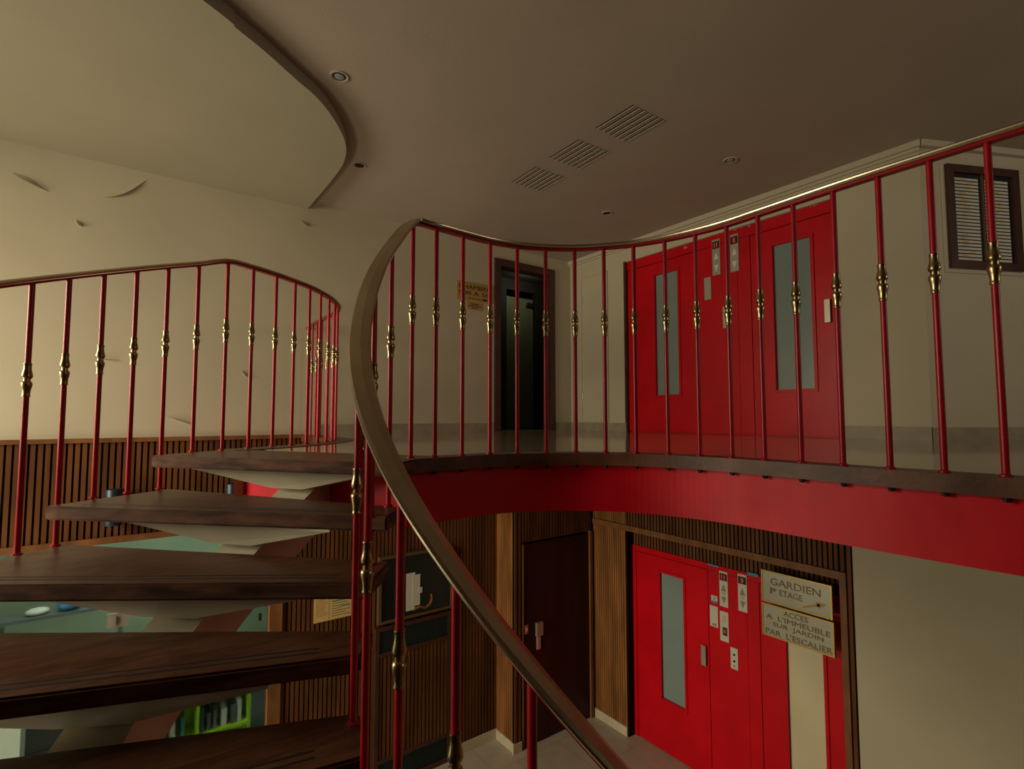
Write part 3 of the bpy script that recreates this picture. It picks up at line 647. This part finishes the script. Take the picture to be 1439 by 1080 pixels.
for (c_,d_) in ((zt-.26,zt-.04),(ZL+.05,ZL+.27)):
    bm=bmesh.new(); box(bm,(x0+.04,y0+.02,c_),(x1-.04,y0+.03,d_))
    n=40
    for i in range(n): xx=x0+.04+(x1-x0-.08)*i/n; box(bm,(xx,y0+.014,c_),(xx+.006,y0+.02,d_))
    obj('grille',bm,'bgreen',t)
# pillar, wooden door wall, pillar by lift
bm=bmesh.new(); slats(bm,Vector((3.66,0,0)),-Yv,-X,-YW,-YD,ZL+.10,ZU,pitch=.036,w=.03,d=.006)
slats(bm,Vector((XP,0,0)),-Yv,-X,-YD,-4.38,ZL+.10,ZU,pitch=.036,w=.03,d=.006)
struct('wall_pillar_lower',bm,['slat_lit','slatd']); bm=bmesh.new()
wo0=ay_(735,900,YD).x; wo1=ay_(828,900,YD).x; wz=ay_(780,757,YD).z
slats(bm,Vector((0,YD,0)),X,-Yv,3.645,wo0-.03,ZL+.10,ZU); slats(bm,Vector((0,YD,0)),X,-Yv,wo0-.03,wo1+.04,wz+.03,ZU); slats(bm,Vector((0,YD,0)),X,-Yv,wo1+.04,XP-.02,ZL+.1,ZU)
struct('wall_door_lower',bm,['slat','slatd'])
bm=bmesh.new(); box(bm,(3.685,YD+.04,ZL),(XR+.2,YW+.2,-.27)); box(bm,(3.685,YD+.02,ZL),(wo0-.015,YD+.04,-.27)); box(bm,(wo0-.02,YD+.02,wz+.03),(wo1+.05,YD+.04,-.27)); box(bm,(wo1+.045,YD+.02,ZL),(XP+.2,YD+.04,-.27)); box(bm,(XP+.021,4.385,ZL),(XR+.2,YD+.04,-.27)); struct('wall_core_lower',bm,'dark')
bm=bmesh.new(); box(bm,(3.64,YD-.02,ZL),(3.66,YW-.02,ZL+.105)); box(bm,(3.62,YD-.028,ZL),(wo0-.035,YD-.012,ZL+.105)); box(bm,(XP-.02,4.38,ZL),(XP+.0,YD,ZL+.105)); struct('baseboard_pillar',bm,'base2')
dd=struct('door_5',B((wo0,YD-.005,ZL+.008),(wo1,YD+.035,wz)),'darkw')
bm=bmesh.new(); box(bm,(wo1,YD-.03,ZL),(wo1+.045,YD+.04,wz+.03)); box(bm,(wo0-.015,YD-.02,ZL),(wo0-.003,YD+.04,wz+.01)); obj('door_frame',bm,'trimw',dd)
hp=ay_(757,885,YD-.02); bm=bmesh.new(); box(bm,(hp.x-.04,YD-.045,hp.z-.06),(hp.x+.05,YD-.005,hp.z+.09)); obj('door_lock',bm,'steel',dd)
bm=bmesh.new(); box(bm,(hp.x-.02,YD-.02,hp.z-.22),(hp.x+.03,YD-.005,hp.z-.06)); obj('pull_plate',bm,'scuff',dd)
hp=ay_(740,884,YD-.02); t=thing('light_switch','small red lit push switch on the slats left of the dark lower door','switch',(hp.x,YD,hp.z))
obj('plate',B((hp.x-.022,YD-.026,hp.z-.05),(hp.x+.022,YD-.014,hp.z+.05)),'inkr',t); obj('button',B((hp.x-.01,YD-.03,hp.z-.02),(hp.x+.01,YD-.026,hp.z+.02)),'plate',t)
# ------------------------------------------------------------------ lower lift front
yl1=4.36; yr=ax_(1184,900,XP).y
ztm=ax_(1177,812,XP-.02).z; zt0=ax_(888,763,XR).z
bm=bmesh.new(); slats(bm,Vector((XP,0,0)),-Yv,-X,-4.38,-(yr-.0),ztm+.0,ZU); 
slats(bm,Vector((XR+.0,0,0)),-Yv,-X,-4.36,-yr,zt0,ztm+.1)
box(bm,(XP,yr,ztm+.005),(XR,4.38,ztm+.03),1)
box(bm,(XP,yl1,ZL),(XR+.02,4.38,ztm),1)
slats(bm,Vector((XP,0,0)),-Yv,-X,-yr-.0,-yr+.10,ZL,ZU,pitch=.05,w=.03)
struct('wall_lift_lower',bm,['slat','slatd'])
bm=bmesh.new(); box(bm,(XP-.035,yr-.005,ztm-.005),(XP,YD-.02,ztm+.06)); box(bm,(XP-.035,yr-.055,ZL),(XP+.04,yr-.005,ztm+.06)); struct('trim_8',bm,'trimw')
struct('wall_right_lower',B((XP,-3.6,ZL),(XP+.12,yr-.10,ZU+.03)),'wall')
bk=bmesh.new(); box(bk,(XR,yr-.3,ZL),(XR+.05,yl1,zt0)); ym0=ax_(999,900,XR).y; ym1=ax_(1053,900,XR).y; ym2=ax_(1071,900,XR).y; z1=zt0-.07
box(bk,(XR-.03,yr-.1,z1+.006),(XR,yl1,zt0)); box(bk,(XR-.03,ym1+.001,ZL+.01),(XR,ym0-.003,z1+.003)); box(bk,(XR-.03,ym2+.004,ZL+.01),(XR,ym1-.002,z1+.003)); box(bk,(XR-.03,yl1-.05,ZL),(XR,yl1,z1+.006))
struct('wall_lift_front_lower',bk,'red')
lift_front(6,XR,yl1-.055,ym0,ZL+.012,z1,(930,966,803,977),0,(985,992,905,936),'frost')
lift_front(7,XR,ym2,yr-.12,ZL+.012,z1,(1105,1165,845,1076),0,None,'frost_reflect')
xl=XR-.03
call_display(xl,(1011,1024,801,854),'left pale lift indicator plate of the lower storey, lit 11, above the intercom','11',None,'grey_arrow',True,'plate')
call_display(xl,(1037,1051,805,861),'right pale lift indicator plate of the lower storey, lit 0, beside the GARDIEN sign','0',None,'grey_arrow',True,'plate')
t,a,b=plate_at('notice_plate','tall blank white plate with small footer beside the lower left lift door','plate',xl,(998,1010,849,882)); rectp(t,'printed_footer',xl,a,b,.3,.8,.06,.16,'grey_arrow')
t,a,b=plate_at('notice_plate','small white label with a blue stripe above the tall blank plate','plate',xl,(1000,1009,835,848)); rectp(t,'blue_stripe',xl,a,b,0,1,.0,.28,'blue'); rectp(t,'printed_mark',xl,a,b,.35,.65,.5,.75,'grey_arrow')
t,a,b=plate_at('intercom_plate','pale lift plate with slanted slots and a red screen, below the 11 indicator','intercom',xl,(1012,1025,857,903)); rectp(t,'red_screen',xl,a,b,.3,.85,.2,.48,'framew'); rectp(t,'red_light',xl,a,b,.4,.7,.28,.4,'inkr',.011,.010)
bm=bmesh.new()
for k in range(5):
    v_=.6+.05*k; P=lambda u,v:(xl-.0095,a.y+(b.y-a.y)*u,b.z+(a.z-b.z)*v)
    bm.faces.new([bm.verts.new(q_) for q_ in (P(.25,v_),P(.75,v_+.07),P(.75,v_+.085),P(.25,v_+.015))])
obj('speaker_slots',bm,'grey_arrow',t)
t,a,b=plate_at('lift_call_buttons','steel call plate with two buttons, lowest plate between the lower lifts','call buttons',xl,(1027,1038,908,942))
for v_ in (.68,.38):
    y_=a.y+(b.y-a.y)*.5; z_=b.z+(a.z-b.z)*v_; obj('call_button',lathe(bmesh.new(),[(-.016,.009),(-.008,.012)],(xl,y_,z_),12,axis='x'),'dark',t)
rectp(t,'printed_mark',xl,a,b,.4,.6,.1,.2,'grey_arrow')
plate_at('sticker','small blue sticker above the lower left lift indicator','sticker',xl,(995,1010,791,797),mname='blue')
plate_at('sticker','small blue sticker just left of the GARDIEN sign top','sticker',xl,(1051,1066,803,811),mname='blue')
# the two hanging signs
xs=XP-.05
def hang(p,label,lines,arrow=False):
    a=ax_(p[0],p[2],xs); b=ax_(p[1],p[3],xs)   # left-top, right-bottom
    y1=a.y; y0=b.y; z1=ax_(p[0],p[2],xs).z; z0=ax_(p[0],p[4],xs).z; t=thing('wall_sign',label,'sign',(xs,y0,z0))
    obj('plate',B((xs-.004,y0,z0),(xs+.02,y1,z1)),'silver',t)
    bm=bmesh.new(); e=.011
    for (c,d_,g,h) in ((y0,y0+e,z0,z1),(y1-e,y1,z0,z1),(y0+e,y1-e,z1-e,z1),(y0+e,y1-e,z0,z0+e)): box(bm,(xs-.010,c,g),(xs-.004,d_,h))
    obj('border',bm,'gold',t); W_=y1-y0; H_=z1-z0
    for (s,u0,u1,v0,v1) in lines: text(s,'bronze',Vector((xs-.004,y1-u0*W_,z0+v0*H_)),-Yv,Z,-X,(u1-u0)*W_,(v1-v0)*H_,t,depth=.004,bold=0)
    if arrow:
        bm=bmesh.new(); P=lambda u,v:Vector((xs-.0065,y1-u*W_,z0+v*H_))
        for q_ in ([(.60,.10),(.84,.30),(.83,.38),(.60,.16)],[(.78,.40),(.82,.22),(.93,.40)]): 
            fa=[bm.verts.new(P(*k)) for k in q_]; fb=[bm.verts.new(P(*k)+X*.002) for k in q_]; n_=len(q_)
            bm.faces.new(fa); bm.faces.new(fb)
            for k in range(n_): bm.faces.new((fa[k],fa[(k+1)%n_],fb[(k+1)%n_],fb[k]))
        obj('arrow',bm,'ochre',t)
    return t
hang((1070,1169,799,820,842),'silver GARDIEN 1er ETAGE sign with gold border, upper of two over the right lower lift',[('GARDIEN',.14,.85,.58,.80),('1',.13,.16,.30,.48),('er',.17,.23,.38,.48),('ETAGE',.27,.60,.30,.48)],True)
hang((1071,1172,845,871,889),'silver ACCES A L\'IMMEUBLE SUR JARDIN sign, lower of two over the right lower lift',[('ACCES',.32,.66,.76,.92),("A  L'IMMEUBLE",.06,.95,.54,.70),('SUR  JARDIN',.16,.86,.31,.48),("PAR  L'ESCALIER",.05,.97,.07,.24)])
# ------------------------------------------------------------------ unseen sides of the hall: window wall and rear wall
bm=bmesh.new()
for (y0,y1) in ((-3.6,-1.8),(1.0,1.4),(4.2,5.3)): box(bm,(-3.6,y0,ZL),(-3.45,y1,ZC))
for (z0,z1) in ((ZL,ZL+.4),(-.9,-.6),(1.7,ZC)):
    for (y0,y1) in ((-1.8,1.0),(1.4,4.2)): box(bm,(-3.6,y0,z0),(-3.45,y1,z1))
struct('wall_window_side',bm,mat('brown_wall_paint',(.12,.09,.06),.8))
struct('wall_back',B((-3.6,-3.75,ZL),(9,-3.6,ZC)),bpy.data.materials['brown_wall_paint'])
